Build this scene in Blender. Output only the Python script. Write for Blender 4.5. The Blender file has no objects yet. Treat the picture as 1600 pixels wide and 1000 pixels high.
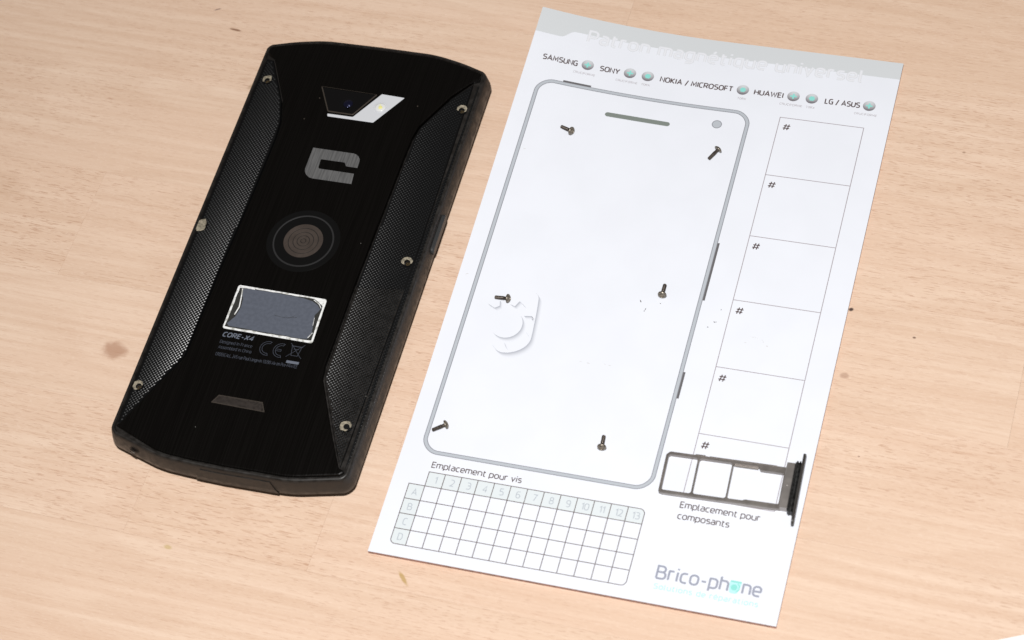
import bpy, math, random
from mathutils import Vector, Matrix
from mathutils.geometry import tessellate_polygon

# ------------------------------------------------------------------ scene, camera, light
scene = bpy.context.scene
scene.render.engine = 'CYCLES'
scene.render.resolution_x, scene.render.resolution_y = 1024, 640
scene.view_settings.view_transform = 'Standard'
scene.view_settings.look = 'None'
scene.view_settings.exposure = 0.0
scene.view_settings.gamma = 1.0
col = scene.collection
MM = 0.001                                   # all numbers below are millimetres

cam_pos = Vector((192.51, -271.18, 578.04)) * MM
cam_tgt = Vector((20.36, 84.43, 1.4)) * MM
fwd = (cam_tgt - cam_pos).normalized()
right0 = fwd.cross(Vector((0, 0, 1))).normalized()
up0 = right0.cross(fwd)
ROLL = 0.224708
right = right0 * math.cos(ROLL) - up0 * math.sin(ROLL)
up = right0 * math.sin(ROLL) + up0 * math.cos(ROLL)
cam_mat = Matrix((right, up, -fwd)).transposed().to_4x4()
cam_mat.translation = cam_pos
cam_data = bpy.data.cameras.new('camera')
cam_data.sensor_fit = 'HORIZONTAL'
cam_data.sensor_width = 36.0
cam_data.lens = 36.0 * 3600 / 1600
cam_data.clip_start = 0.01
cam_data.clip_end = 20
cam_data.dof.use_dof = True
cam_data.dof.focus_distance = 0.715
cam_data.dof.aperture_fstop = 20
cam = bpy.data.objects.new('camera', cam_data)
cam.matrix_world = cam_mat
col.objects.link(cam)
scene.camera = cam

world = bpy.data.worlds.new('World')
scene.world = world
world.use_nodes = True
world.node_tree.nodes['Background'].inputs[0].default_value = (1.0, 0.93, 0.84, 1)
world.node_tree.nodes['Background'].inputs[1].default_value = 0.10     # dim room light

flash = bpy.data.lights.new('camera_flash', 'AREA')
flash.shape = 'RECTANGLE'
flash.size, flash.size_y = 0.05, 0.022
flash.energy = 7.3
flash.color = (1.0, 0.985, 0.965)
flash_ob = bpy.data.objects.new('camera_flash', flash)
fpos = cam_pos + up * 0.15 - right * 0.03 - fwd * 0.06
fdir = (Vector((-20, 260, 0)) * MM - fpos).normalized()
flash_ob.rotation_euler = fdir.to_track_quat('-Z', 'Y').to_euler()
flash_ob.location = fpos
col.objects.link(flash_ob)

# ------------------------------------------------------------------ helpers
def lin(r, g, b):
    f = lambda c: (c / 255 / 12.92) if c / 255 <= 0.04045 else ((c / 255 + 0.055) / 1.055) ** 2.4
    return (f(r), f(g), f(b), 1.0)

class NT:
    def __init__(self, name):
        self.m = bpy.data.materials.new(name); self.m.use_nodes = True
        self.t = self.m.node_tree; self.b = self.t.nodes['Principled BSDF']
    def n(self, kind, **kw):
        nd = self.t.nodes.new(kind)
        for k, v in kw.items():
            if k in nd.inputs: nd.inputs[k].default_value = v
            else: setattr(nd, k, v)
        return nd
    def l(self, a, b): self.t.links.new(a, b)
    def math(self, op, a, b=None, c=None):
        nd = self.t.nodes.new('ShaderNodeMath'); nd.operation = op
        for i, v in enumerate((a, b, c)):
            if v is None: continue
            if isinstance(v, (int, float)): nd.inputs[i].default_value = v
            else: self.l(v, nd.inputs[i])
        return nd.outputs[0]
    def ramp(self, src, stops):
        nd = self.t.nodes.new('ShaderNodeMapRange')
        nd.interpolation_type = 'SMOOTHSTEP'
        self.l(src, nd.inputs[0])
        for i, v in enumerate(stops): nd.inputs[1 + i].default_value = v
        return nd.outputs[0]
    def mix(self, fac, a, b, blend='MIX'):
        nd = self.t.nodes.new('ShaderNodeMix'); nd.data_type = 'RGBA'; nd.blend_type = blend
        for s, v in ((nd.inputs[0], fac), (nd.inputs[6], a), (nd.inputs[7], b)):
            if isinstance(v, (int, float, tuple)): s.default_value = v
            else: self.l(v, s)
        return nd.outputs[2]

def plain(name, color, rough=0.5, metal=0.0, spec=0.5, noise=0.0, nscale=800.0, coat=0.0, bump=0.0, stretch=None):
    t = NT(name); b = t.b
    b.inputs['Roughness'].default_value = rough
    b.inputs['Metallic'].default_value = metal
    b.inputs['Specular IOR Level'].default_value = spec
    b.inputs['Coat Weight'].default_value = coat
    b.inputs['Coat Roughness'].default_value = 0.06
    b.inputs['Base Color'].default_value = color
    if noise or bump:
        tc = t.n('ShaderNodeTexCoord')
        mp = t.n('ShaderNodeMapping'); mp.inputs['Scale'].default_value = stretch or (1, 1, 1)
        t.l(tc.outputs['Object'], mp.inputs[0])
        nz = t.n('ShaderNodeTexNoise', Scale=nscale, Detail=4.0)
        t.l(mp.outputs[0], nz.inputs['Vector'])
        if noise:
            f = t.ramp(nz.outputs['Fac'], (0.3, 0.7, 1 - noise, 1 + noise))
            mul = t.n('ShaderNodeVectorMath', operation='SCALE'); mul.inputs[0].default_value = color[:3]
            t.l(f, mul.inputs['Scale']); t.l(mul.outputs[0], b.inputs['Base Color'])
            r = t.ramp(nz.outputs['Fac'], (0.3, 0.7, max(0.02, rough * (1 - noise)), min(1, rough * (1 + noise))))
            t.l(r, b.inputs['Roughness'])
        if bump:
            bp = t.n('ShaderNodeBump', Strength=bump, Distance=0.0001)
            t.l(nz.outputs['Fac'], bp.inputs['Height']); t.l(bp.outputs[0], b.inputs['Normal'])
    return t.m

def obj(name, verts, faces, mat, parent=None, origin=(0, 0, 0), smooth=False, cols=None, sharp=None):
    me = bpy.data.meshes.new(name)
    ox, oy, oz = origin
    me.from_pydata([((x - ox) * MM, (y - oy) * MM, (z - oz) * MM) for x, y, z in verts], [], faces)
    me.materials.append(mat)
    if cols:
        at = me.color_attributes.new('print', 'FLOAT_COLOR', 'POINT')
        for i, c in enumerate(cols): at.data[i].color = c
    if smooth:
        me.polygons.foreach_set('use_smooth', [True] * len(me.polygons))
        if sharp: me.set_sharp_from_angle(angle=math.radians(sharp))
    me.update()
    o = bpy.data.objects.new(name, me); col.objects.link(o)
    if parent: o.parent = parent
    return o

def thing(name, label, cat, loc, rot=(0, 0, 0), group=None):
    o = bpy.data.objects.new(name, None); col.objects.link(o)
    o.empty_display_size = 0.01
    o.location = Vector(loc) * MM; o.rotation_euler = rot
    o['label'] = label; o['category'] = cat
    if group: o['group'] = group
    return o

class MB:
    """collects faces in millimetres"""
    def __init__(self): self.v = []; self.f = []; self.c = []
    def add(self, vs, fs, cs=None):
        k = len(self.v); self.v += vs; self.f += [tuple(i + k for i in f) for f in fs]
        if cs: self.c += cs
    def box(self, x0, x1, y0, y1, z0, z1):
        vs = [(x, y, z) for z in (z0, z1) for y in (y0, y1) for x in (x0, x1)]
        self.add(vs, [(0, 2, 3, 1), (4, 5, 7, 6), (0, 1, 5, 4), (2, 6, 7, 3), (0, 4, 6, 2), (1, 3, 7, 5)])
    def loft(self, rings, cap0=True, cap1=True):
        n = len(rings[0]); vs = [p for r in rings for p in r]; fs = []
        for k in range(len(rings) - 1):
            for i in range(n):
                j = (i + 1) % n
                fs.append((k * n + i, k * n + j, (k + 1) * n + j, (k + 1) * n + i))
        if cap0: fs.append(tuple(range(n - 1, -1, -1)))
        if cap1: fs.append(tuple((len(rings) - 1) * n + i for i in range(n)))
        self.add(vs, fs)
    def build(self, name, mat, parent=None, origin=(0, 0, 0), smooth=False, sharp=None):
        return obj(name, self.v, self.f, mat, parent, origin, smooth, self.c or None, sharp)

def inset(poly, d):
    """mitred inset of a counter-clockwise polygon of 2D points"""
    out = []; n = len(poly)
    for i in range(n):
        a, b, c = poly[i - 1], poly[i], poly[(i + 1) % n]
        e1 = (b[0] - a[0], b[1] - a[1]); e2 = (c[0] - b[0], c[1] - b[1])
        l1 = math.hypot(*e1) or 1e-9; l2 = math.hypot(*e2) or 1e-9
        n1 = (-e1[1] / l1, e1[0] / l1); n2 = (-e2[1] / l2, e2[0] / l2)
        k = max(0.35, 1 + n1[0] * n2[0] + n1[1] * n2[1])
        out.append((b[0] + (n1[0] + n2[0]) / k * d, b[1] + (n1[1] + n2[1]) / k * d))
    return out

def area(p): return sum(p[i - 1][0] * p[i][1] - p[i][0] * p[i - 1][1] for i in range(len(p))) / 2
def ccw(p): return p if area(p) > 0 else p[::-1]

def rounded(pts, r=0.0, closed=False, seg=4):
    """polyline (x, y[, radius]) with its corners rounded"""
    out = []; n = len(pts)
    for i, p in enumerate(pts):
        rr = p[2] if len(p) > 2 else r
        if (not closed and i in (0, n - 1)) or rr <= 0:
            out.append((p[0], p[1])); continue
        a, b = pts[i - 1], pts[(i + 1) % n]
        va = (a[0] - p[0], a[1] - p[1]); vb = (b[0] - p[0], b[1] - p[1])
        la, lb = math.hypot(*va), math.hypot(*vb)
        q = min(rr, la * 0.5, lb * 0.5)
        A = (p[0] + va[0] / la * q, p[1] + va[1] / la * q); B = (p[0] + vb[0] / lb * q, p[1] + vb[1] / lb * q)
        for k in range(seg + 1):
            t = k / seg; w = 0.58                     # conic, close to a circle arc
            den = (1 - t) ** 2 + 2 * w * t * (1 - t) + t * t
            out.append(tuple(((1 - t) ** 2 * A[m] + 2 * w * t * (1 - t) * p[m] + t * t * B[m]) / den for m in (0, 1)))
    return out

def subdivide(path, step, closed=False):
    out = []; n = len(path)
    for i in range(n if closed else n - 1):
        a, b = path[i], path[(i + 1) % n]
        k = max(1, int(math.hypot(b[0] - a[0], b[1] - a[1]) / step + 0.999))
        out += [(a[0] + (b[0] - a[0]) * j / k, a[1] + (b[1] - a[1]) * j / k) for j in range(k)]
    if not closed: out.append(path[-1])
    return out

def ribbon(mb, path, w, zf, closed=False, step=3.0, square=0.0):
    path = [p for i, p in enumerate(path) if i == 0 or math.hypot(p[0] - path[i - 1][0], p[1] - path[i - 1][1]) > 1e-5]
    path = subdivide(path, step, closed); n = len(path)
    if n < 2: return
    L = []; R = []
    for i, p in enumerate(path):
        a = path[i - 1] if (i or closed) else None
        b = path[(i + 1) % n] if (i < n - 1 or closed) else None
        def nrm(u, v):
            d = (v[0] - u[0], v[1] - u[1]); l = math.hypot(*d) or 1e-9
            return (-d[1] / l, d[0] / l)
        if a and b:
            n1, n2 = nrm(a, p), nrm(p, b); k = max(0.3, 1 + n1[0] * n2[0] + n1[1] * n2[1])
            m = ((n1[0] + n2[0]) / k, (n1[1] + n2[1]) / k)
        else: m = nrm(a, p) if a else nrm(p, b)
        L.append((p[0] + m[0] * w / 2, p[1] + m[1] * w / 2)); R.append((p[0] - m[0] * w / 2, p[1] - m[1] * w / 2))
    vs = [(x, y, zf(x, y) + .0009 * (i % 3) + (.0006 if i >= n else 0)) for i, (x, y) in enumerate(L + R)]
    fs = [(i, n + i, n + (i + 1) % n, (i + 1) % n) for i in range(n if closed else n - 1)]
    mb.add(vs, fs)

def fill(mb, poly, zf, holes=()):
    loops = [[Vector((x, y, 0)) for x, y in poly]] + [[Vector((x, y, 0)) for x, y in h] for h in holes]
    flat = [p for l in loops for p in l]
    vs = [(p.x, p.y, zf(p.x, p.y)) for p in flat]; fs = []
    for t in tessellate_polygon(loops):
        a, b, c = (flat[i] for i in t)
        s = (b.x - a.x) * (c.y - a.y) - (b.y - a.y) * (c.x - a.x)
        fs.append(tuple(t) if s > 0 else tuple(t[::-1]))
    mb.add(vs, fs)

def circle(cx, cy, r, n=32, a0=0.0): return [(cx + r * math.cos(a0 + 2 * math.pi * i / n), cy + r * math.sin(a0 + 2 * math.pi * i / n)) for i in range(n)]

def lathe(profile, n=32, c=(0, 0), cap0=True, cap1=True):
    mb = MB(); mb.loft([[(x, y, z) for x, y in circle(c[0], c[1], r, n)] for r, z in profile], cap0, cap1); return mb

def inside(p, poly):
    x, y = p; r = False
    for i in range(len(poly)):
        (x1, y1), (x2, y2) = poly[i - 1], poly[i]
        if (y1 > y) != (y2 > y) and x < (x2 - x1) * (y - y1) / (y2 - y1) + x1: r = not r
    return r

# ------------------------------------------------------------------ stroke lettering (squared, rounded corners like the print)
X = 0.74
G = {
 'A': (.66, [([(0, 0), (.33, 1), (.66, 0)], 0, 0), ([(.12, .32), (.54, .32)], 0, 0)]),
 'B': (.58, [([(0, 0, 0), (0, 1, 0), (.52, 1), (.52, .53), (.03, .53, 0)], .2, 0), ([(.1, .53, 0), (.58, .53), (.58, 0), (0, 0, 0)], .2, 0)]),
 'C': (.52, [([(.52, 1), (0, 1), (0, 0), (.52, 0)], .3, 0)]),
 'D': (.6, [([(0, 0, 0), (0, 1, 0), (.6, 1), (.6, 0)], .3, 1)]),
 'E': (.46, [([(.46, 1), (0, 1), (0, 0), (.46, 0)], 0, 0), ([(.05, .52), (.42, .52)], 0, 0)]),
 'F': (.46, [([(.46, 1), (0, 1), (0, 0)], 0, 0), ([(.05, .5), (.42, .5)], 0, 0)]),
 'G': (.56, [([(.54, 1), (0, 1), (0, 0), (.56, 0, .04), (.56, .48, 0), (.32, .48, 0)], .3, 0)]),
 'H': (.58, [([(0, 0), (0, 1)], 0, 0), ([(.58, 0), (.58, 1)], 0, 0), ([(.04, .52), (.54, .52)], 0, 0)]),
 'I': (.06, [([(.03, 0), (.03, 1)], 0, 0)]),
 'K': (.54, [([(0, 0), (0, 1)], 0, 0), ([(.52, 1), (.06, .5), (.56, 0)], 0, 0)]),
 'L': (.44, [([(0, 1), (0, 0), (.44, 0)], 0, 0)]),
 'M': (.74, [([(0, 0), (.06, 1), (.37, .25), (.68, 1), (.74, 0)], 0, 0)]),
 'N': (.58, [([(0, 0), (0, 1), (.58, 0), (.58, 1)], 0, 0)]),
 'O': (.62, [([(0, 0), (0, 1), (.62, 1), (.62, 0)], .28, 1)]),
 'P': (.54, [([(0, 0), (0, 1, 0), (.54, 1), (.54, .42), (.03, .42)], .22, 0)]),
 'R': (.56, [([(0, 0), (0, 1, 0), (.54, 1), (.54, .45), (.03, .45)], .22, 0), ([(.28, .42), (.56, 0)], 0, 0)]),
 'S': (.52, [([(.5, 1), (0, 1), (0, .52), (.52, .52), (.52, 0), (.01, 0)], .22, 0)]),
 'T': (.56, [([(0, 1), (.56, 1)], 0, 0), ([(.28, .97), (.28, 0)], 0, 0)]),
 'U': (.58, [([(0, 1), (0, 0), (.58, 0), (.58, 1)], .26, 0)]),
 'V': (.6, [([(0, 1), (.3, 0), (.6, 1)], 0, 0)]),
 'W': (.86, [([(0, 1), (.2, 0), (.43, .85), (.66, 0), (.86, 1)], 0, 0)]),
 'X': (.6, [([(0, 0), (.6, 1)], 0, 0), ([(0, 1), (.6, 0)], 0, 0)]),
 'Y': (.6, [([(0, 1), (.3, .45), (.6, 1)], 0, 0), ([(.3, .45), (.3, 0)], 0, 0)]),
 'a': (.46, [([(.05, X), (.46, X), (.46, 0, 0)], .18, 0), ([(.43, .42, 0), (0, .42), (0, 0), (.43, 0, 0)], .16, 0)]),
 'b': (.5, [([(0, 1.05, 0), (0, 0, .02), (.5, 0), (.5, X), (.03, X, 0)], .2, 0)]),
 'c': (.42, [([(.42, X), (0, X), (0, 0), (.42, 0)], .22, 0)]),
 'd': (.5, [([(.5, 1.05, 0), (.5, 0, .02), (0, 0), (0, X), (.47, X, 0)], .2, 0)]),
 'e': (.5, [([(.03, .35, 0), (.5, .35, .05), (.5, X), (0, X), (0, 0), (.46, 0)], .2, 0)]),
 'f': (.32, [([(.32, 1.05), (.08, 1.05), (.08, 0)], .16, 0), ([(0, X), (.3, X)], 0, 0)]),
 'g': (.5, [([(.5, 0, 0), (0, 0), (0, X), (.5, X, .02), (.5, -.28), (.04, -.28)], .2, 0)]),
 'h': (.5, [([(0, 1.05), (0, 0)], 0, 0), ([(.03, X), (.5, X), (.5, 0)], .2, 0)]),
 'i': (.06, [([(.03, X), (.03, 0)], 0, 0), ([(.03, .92), (.03, 1.05)], 0, 0)]),
 'l': (.14, [([(0, 1.05), (0, 0), (.14, 0)], .12, 0)]),
 'm': (.8, [([(0, 0), (0, X, .02), (.8, X), (.8, 0)], .2, 0), ([(.4, X - .03), (.4, 0)], 0, 0)]),
 'n': (.5, [([(0, 0), (0, X, .02), (.5, X), (.5, 0)], .2, 0)]),
 'o': (.52, [([(0, 0), (0, X), (.52, X), (.52, 0)], .22, 1)]),
 'p': (.5, [([(0, -.28), (0, X, .02), (.5, X), (.5, 0), (.03, 0)], .2, 0)]),
 'q': (.5, [([(.5, -.28), (.5, X, .02), (0, X), (0, 0), (.47, 0)], .2, 0)]),
 'r': (.32, [([(0, 0), (0, X, .02), (.32, X)], .1, 0)]),
 's': (.42, [([(.4, X), (0, X), (0, .39), (.42, .39), (.42, 0), (.01, 0)], .16, 0)]),
 't': (.32, [([(.08, .95), (.08, 0), (.32, 0)], .16, 0), ([(0, X), (.3, X)], 0, 0)]),
 'u': (.5, [([(0, X), (0, 0), (.5, 0, .02), (.5, X)], .2, 0)]),
 'v': (.48, [([(0, X), (.24, 0), (.48, X)], 0, 0)]),
 'w': (.72, [([(0, X), (.18, 0), (.36, .65), (.54, 0), (.72, X)], 0, 0)]),
 'x': (.48, [([(0, 0), (.48, X)], 0, 0), ([(0, X), (.48, 0)], 0, 0)]),
 '1': (.26, [([(0, .8), (.24, 1), (.24, 0)], 0, 0)]),
 '2': (.52, [([(0, 1), (.5, 1), (.5, .5), (0, 0, 0), (.54, 0)], .24, 0)]),
 '3': (.52, [([(0, 1), (.5, 1), (.5, .53), (.14, .53, 0)], .22, 0), ([(.2, .53), (.54, .53), (.54, 0), (0, 0)], .22, 0)]),
 '4': (.56, [([(.42, 0), (.42, 1), (0, .28), (.58, .28)], 0, 0)]),
 '5': (.52, [([(.48, 1), (.03, 1), (0, .56), (.52, .56, .22), (.52, 0, .22), (0, 0)], 0, 0)]),
 '6': (.54, [([(.48, 1), (0, 1), (0, 0), (.54, 0), (.54, .56), (.03, .56)], .24, 0)]),
 '7': (.5, [([(0, 1), (.5, 1), (.16, 0)], 0, 0)]),
 '8': (.54, [([(.04, .53), (.04, 1), (.5, 1), (.5, .53)], .18, 1), ([(0, .5), (0, 0), (.54, 0), (.54, .5)], .18, 1)]),
 '9': (.54, [([(.06, 0), (.54, 0), (.54, 1), (0, 1), (0, .44), (.51, .44)], .24, 0)]),
 '0': (.56, [([(0, 0), (0, 1), (.56, 1), (.56, 0)], .26, 1)]),
 '#': (.8, [([(.16, 0), (.32, 1)], 0, 0), ([(.48, 0), (.64, 1)], 0, 0), ([(.02, .3), (.72, .3)], 0, 0), ([(.08, .7), (.78, .7)], 0, 0)]),
 '/': (.34, [([(0, -.12), (.34, 1.06)], 0, 0)]),
 '-': (.34, [([(.02, .38), (.32, .38)], 0, 0)]),
 ',': (.06, [([(.04, .08), (0, -.16)], 0, 0)]),
 ' ': (.16, []),
}
G['é'] = (.5, G['e'][1] + [([(.2, .88), (.34, 1.08)], 0, 0)])

def text(mb, s, x, y, cap, width, weight, zf, shear=0.0, gap=0.2, center=False):
    """writes s from (x, y); the line is fitted to the given width"""
    adv = []; cx = 0.0
    for ch in s:
        adv.append(cx); cx += G[ch][0] + gap
    total = (cx - gap) or 1.0
    sx = width / total if width else cap
    if center: x -= total * sx / 2
    k = 0
    for ch, a in zip(s, adv):
        for pts, r, closed in G[ch][1]:
            P = rounded([tuple(p) for p in pts], r, bool(closed))
            P = [(x + (a + px) * sx + shear * py * cap, y + py * cap) for px, py in P]
            lift = 0.0015 * (k % 5); k += 1
            ribbon(mb, P, weight, lambda u, v, l=lift: zf(u, v) + l, bool(closed))

# ------------------------------------------------------------------ the table: beech staves glued side by side
def beech():
    t = NT('beech_wood')
    tc = t.n('ShaderNodeTexCoord'); oi = t.n('ShaderNodeObjectInfo')
    rnd = t.n('ShaderNodeTexWhiteNoise', noise_dimensions='1D'); t.l(oi.outputs['Random'], rnd.inputs['W'])
    off = t.n('ShaderNodeVectorMath', operation='SCALE'); off.inputs['Scale'].default_value = 7.0
    t.l(rnd.outputs['Color'], off.inputs[0])
    add = t.n('ShaderNodeVectorMath', operation='ADD'); t.l(tc.outputs['Object'], add.inputs[0]); t.l(off.outputs[0], add.inputs[1])
    V = add.outputs[0]
    def mapped(sx, sy):
        m = t.n('ShaderNodeMapping'); m.inputs['Scale'].default_value = (sx, sy, 1); t.l(V, m.inputs[0]); return m.outputs[0]
    def noise(vec, detail=3.0, dist=0.0, rough=0.5):
        n = t.n('ShaderNodeTexNoise', Scale=1.0, Detail=detail, Distortion=dist, Roughness=rough); t.l(vec, n.inputs['Vector']); return n.outputs['Fac']
    # broad growth rings, stretched along the stave and wavy
    warp = noise(mapped(4.5, 20), 2.0)
    sep = t.n('ShaderNodeSeparateXYZ'); t.l(V, sep.inputs[0])
    ringc = t.math('ADD', t.math('MULTIPLY', sep.outputs[1], 60), t.math('MULTIPLY', warp, 11.0))
    ring = t.math('FRACT', ringc)
    ringf = t.math('MULTIPLY', t.ramp(ring, (0.0, 0.75, 0.0, 1.0)), t.ramp(ring, (0.78, 1.0, 1.0, 0.0)))
    streak = noise(mapped(7, 420), 5.0, 0.15, .6)
    broad = noise(mapped(5, 60), 2.0)
    fine = noise(mapped(45, 2100), 3.0, 0.1, .6)
    fleck = noise(mapped(280, 3300), 1.0, 0.25)
    fleck2 = noise(mapped(190, 2200), 0.0, 0.3)
    amount = noise(mapped(8, 14), 1.0)
    pore = noise(mapped(700, 3200), 1.0)
    c = t.mix(t.ramp(streak, (0.3, 0.7, 0.0, 1.0)), (0.701, 0.518, 0.396, 1), (0.781, 0.610, 0.487, 1))
    c = t.mix(t.math('MULTIPLY', t.ramp(broad, (0.35, 0.7, 0.0, 1.0)), 0.3), c, (0.735, 0.528, 0.406, 1))
    c = t.mix(t.math('MULTIPLY', rnd.outputs['Value'], 0.35), c, (0.684, 0.486, 0.354, 1))
    c = t.mix(t.math('MULTIPLY', ringf, 0.17), c, (0.570, 0.372, 0.255, 1))
    c = t.mix(t.math('MULTIPLY', t.ramp(fine, (0.5, 0.7, 0.0, 1.0)), 0.18), c, (0.570, 0.366, 0.262, 1))
    many = t.math('ADD', t.ramp(amount, (0.35, 0.68, 0.10, 0.40)), t.math('MULTIPLY', rnd.outputs['Value'], .16))
    fl = t.math('MULTIPLY', t.ramp(fleck, (0.60, 0.68, 0.0, 1.0)), many)
    c = t.mix(fl, c, (0.410, 0.216, 0.131, 1))
    fl2 = t.math('MULTIPLY', t.ramp(fleck2, (0.68, 0.75, 0.0, 1.0)), t.math('MULTIPLY', many, .55))
    c = t.mix(fl2, c, (0.433, 0.228, 0.131, 1))
    c = t.mix(t.math('MULTIPLY', t.ramp(pore, (0.58, 0.72, 0.0, 1.0)), 0.22), c, (0.860, 0.708, 0.603, 1))
    # stains and knots with a shape of their own (world positions on the table)
    geo = t.n('ShaderNodeNewGeometry')
    wob = t.n('ShaderNodeTexNoise', Scale=260.0, Detail=3.0); t.l(geo.outputs['Position'], wob.inputs['Vector'])
    for (x, y, a, b, ang, colr, s) in [(-99.8, 52.1, 4.6, 3.6, 0, (0.34, 0.155, 0.085, 1), .58), (-163, 106.5, 13, 6.5, -.1, (0.45, 0.27, 0.16, 1), .2),
                                   (12.2, -5.8, .7, 3.2, .75, (0.42, 0.27, 0.06, 1), .7), (-104.2, 182.4, 2.6, .5, -.12, (0.2, 0.09, 0.045, 1), .8),
                                   (-113.4, 190.2, 1.5, .35, .5, (0.2, 0.13, 0.12, 1), .7), (-59, -9.8, 1.5, .8, 0, (0.45, 0.33, 0.08, 1), .5), (-90, 160, 2.4, 1.4, .8, (0.33, 0.22, 0.13, 1), .5),
                                   (122, 84, 1.6, 1.2, 0, (0.35, 0.2, 0.14, 1), .5), (131, 58, .4, .3, 0, (0.2, 0.1, 0.07, 1), .7), (143, 171, .6, .4, 0, (0.3, 0.18, 0.12, 1), .6),
                                   (119.6, 107.3, .9, .7, .3, (0.05, 0.03, 0.03, 1), .95), (139.6, 100.8, .6, .4, 0, (0.12, 0.06, 0.04, 1), .8)]:
        sub = t.n('ShaderNodeVectorMath', operation='SUBTRACT'); t.l(geo.outputs['Position'], sub.inputs[0]); sub.inputs[1].default_value = (x * MM, y * MM, 0)
        mp = t.n('ShaderNodeMapping', vector_type='TEXTURE'); mp.inputs['Rotation'].default_value = (0, 0, ang); mp.inputs['Scale'].default_value = (a * MM, b * MM, 1)
        t.l(sub.outputs[0], mp.inputs[0])
        ln = t.n('ShaderNodeVectorMath', operation='LENGTH'); t.l(mp.outputs[0], ln.inputs[0])
        d = t.math('ADD', ln.outputs['Value'], t.math('MULTIPLY', t.math('SUBTRACT', wob.outputs['Fac'], .5), 1.1))
        c = t.mix(t.math('MULTIPLY', t.ramp(d, (0.45, 1.15, 1.0, 0.0)), s), c, colr)
    t.l(t.mix(1.0, c, (1.015, 1.0, 0.985, 1), 'MULTIPLY'), t.b.inputs['Base Color'])
    t.b.inputs['Roughness'].default_value = 0.52
    t.b.inputs['Specular IOR Level'].default_value = 0.3
    bp = t.n('ShaderNodeBump', Strength=0.25, Distance=0.00015)
    t.l(t.math('SUBTRACT', fine, t.math('MULTIPLY', fleck, .7)), bp.inputs['Height']); t.l(bp.outputs[0], t.b.inputs['Normal'])
    return t.m

M = {}
M['beech'] = beech()
M['glue'] = plain('glue_line', (0.50, 0.33, 0.22, 1), 0.7)

table = bpy.data.objects.new('table_top', None)
mb = MB(); mb.box(-620, 620, -330, 530, -28, -20)
table = mb.build('table_top', M['glue'])
table['kind'] = 'structure'
TILT = -0.0235
random.seed(11)
ROW = 41.2
joints = {5: [22.0, 430.0], 4: [-330, 300.0], 3: [-250.0, 60], 2: [-395.0, -130.0, 169.8, 520], 1: [-300, -2.0, 270.0], 0: [-74.0 - 270, -74.0, -16.0, 330], -1: [-240, 190.0]}
for k in range(-7, 12):
    y0 = -9.5 + (k) * ROW                                   # lower edge of the row at x = 0
    js = joints.get(k)
    if js is None:
        js = []; x = -620 + random.uniform(40, 380)
        while x < 600: js.append(x); x += random.uniform(330, 520)
    js = [-620] + [j for j in js if -600 < j < 600] + [620]
    for a, b in zip(js[:-1], js[1:]):
        L = (b - a) / 2
        mb = MB()
        e = 0.012; c = 0.02
        ring = lambda i, z: [(-L + i, -ROW / 2 + i, z), (L - i, -ROW / 2 + i, z), (L - i, ROW / 2 - i, z), (-L + i, ROW / 2 - i, z)]
        mb.loft([ring(e, -20), ring(e, -c), ring(e + c, 0)])
        o = mb.build('stave', M['beech'], table)
        cx = (a + b) / 2; cy = y0 + ROW / 2
        o.location = ((cx * math.cos(TILT) - cy * math.sin(TILT)) * MM, (cx * math.sin(TILT) + cy * math.cos(TILT)) * MM, 0)
        o.rotation_euler = (0, 0, TILT)

# ------------------------------------------------------------------ the magnetic mat
T = 1.4; W = 118.9; H = 202.0
def curl(u, v):
    a = max(0.0, 1 - u / 62.0); t = min(1.0, max(0.0, (v - 40) / 162.0))
    return 6.5 * a * a * t ** 1.3
MO = (W / 2, H / 2, 0)
mat_t = thing('magnetic_mat', 'white printed magnetic repair mat with a phone outline, its top left corner curling up', 'mat', MO)
M['sheet'] = plain('mat_print_film', (0.785, 0.81, 0.88, 1), 0.42, spec=0.35, noise=0.012, nscale=60)
M['ferrite'] = plain('brown_magnet_rubber', (0.36, 0.215, 0.185, 1), 0.7, noise=0.35, nscale=900)
def slab(z0, z1, nx=40, ny=68, pad=0.0):
    mb = MB()
    xs = [pad + (W - 2 * pad) * i / nx for i in range(nx + 1)]; ys = [pad + (H - 2 * pad) * j / ny for j in range(ny + 1)]
    for zz in (z1, z0):
        vs = [(x, y, zz + curl(x, y)) for y in ys for x in xs]
        q = [(j * (nx + 1) + i, j * (nx + 1) + i + 1, (j + 1) * (nx + 1) + i + 1, (j + 1) * (nx + 1) + i) for j in range(ny) for i in range(nx)]
        mb.add(vs, q if zz == z1 else [f[::-1] for f in q])
    N = (nx + 1) * (ny + 1)
    edge = list(range(nx)) + [j * (nx + 1) + nx for j in range(ny)] + [ny * (nx + 1) + i for i in range(nx, 0, -1)] + [j * (nx + 1) for j in range(ny, 0, -1)]
    for i, a in enumerate(edge):
        b = edge[(i + 1) % len(edge)]
        mb.f.append((a, N + a, N + b, b))
    return mb
slab(0.02, T - 0.10, pad=0.02).build('magnet_backing', M['ferrite'], mat_t, MO)
sheet = slab(T - 0.095, T).build('sheet', M['sheet'], mat_t, MO)

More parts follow.
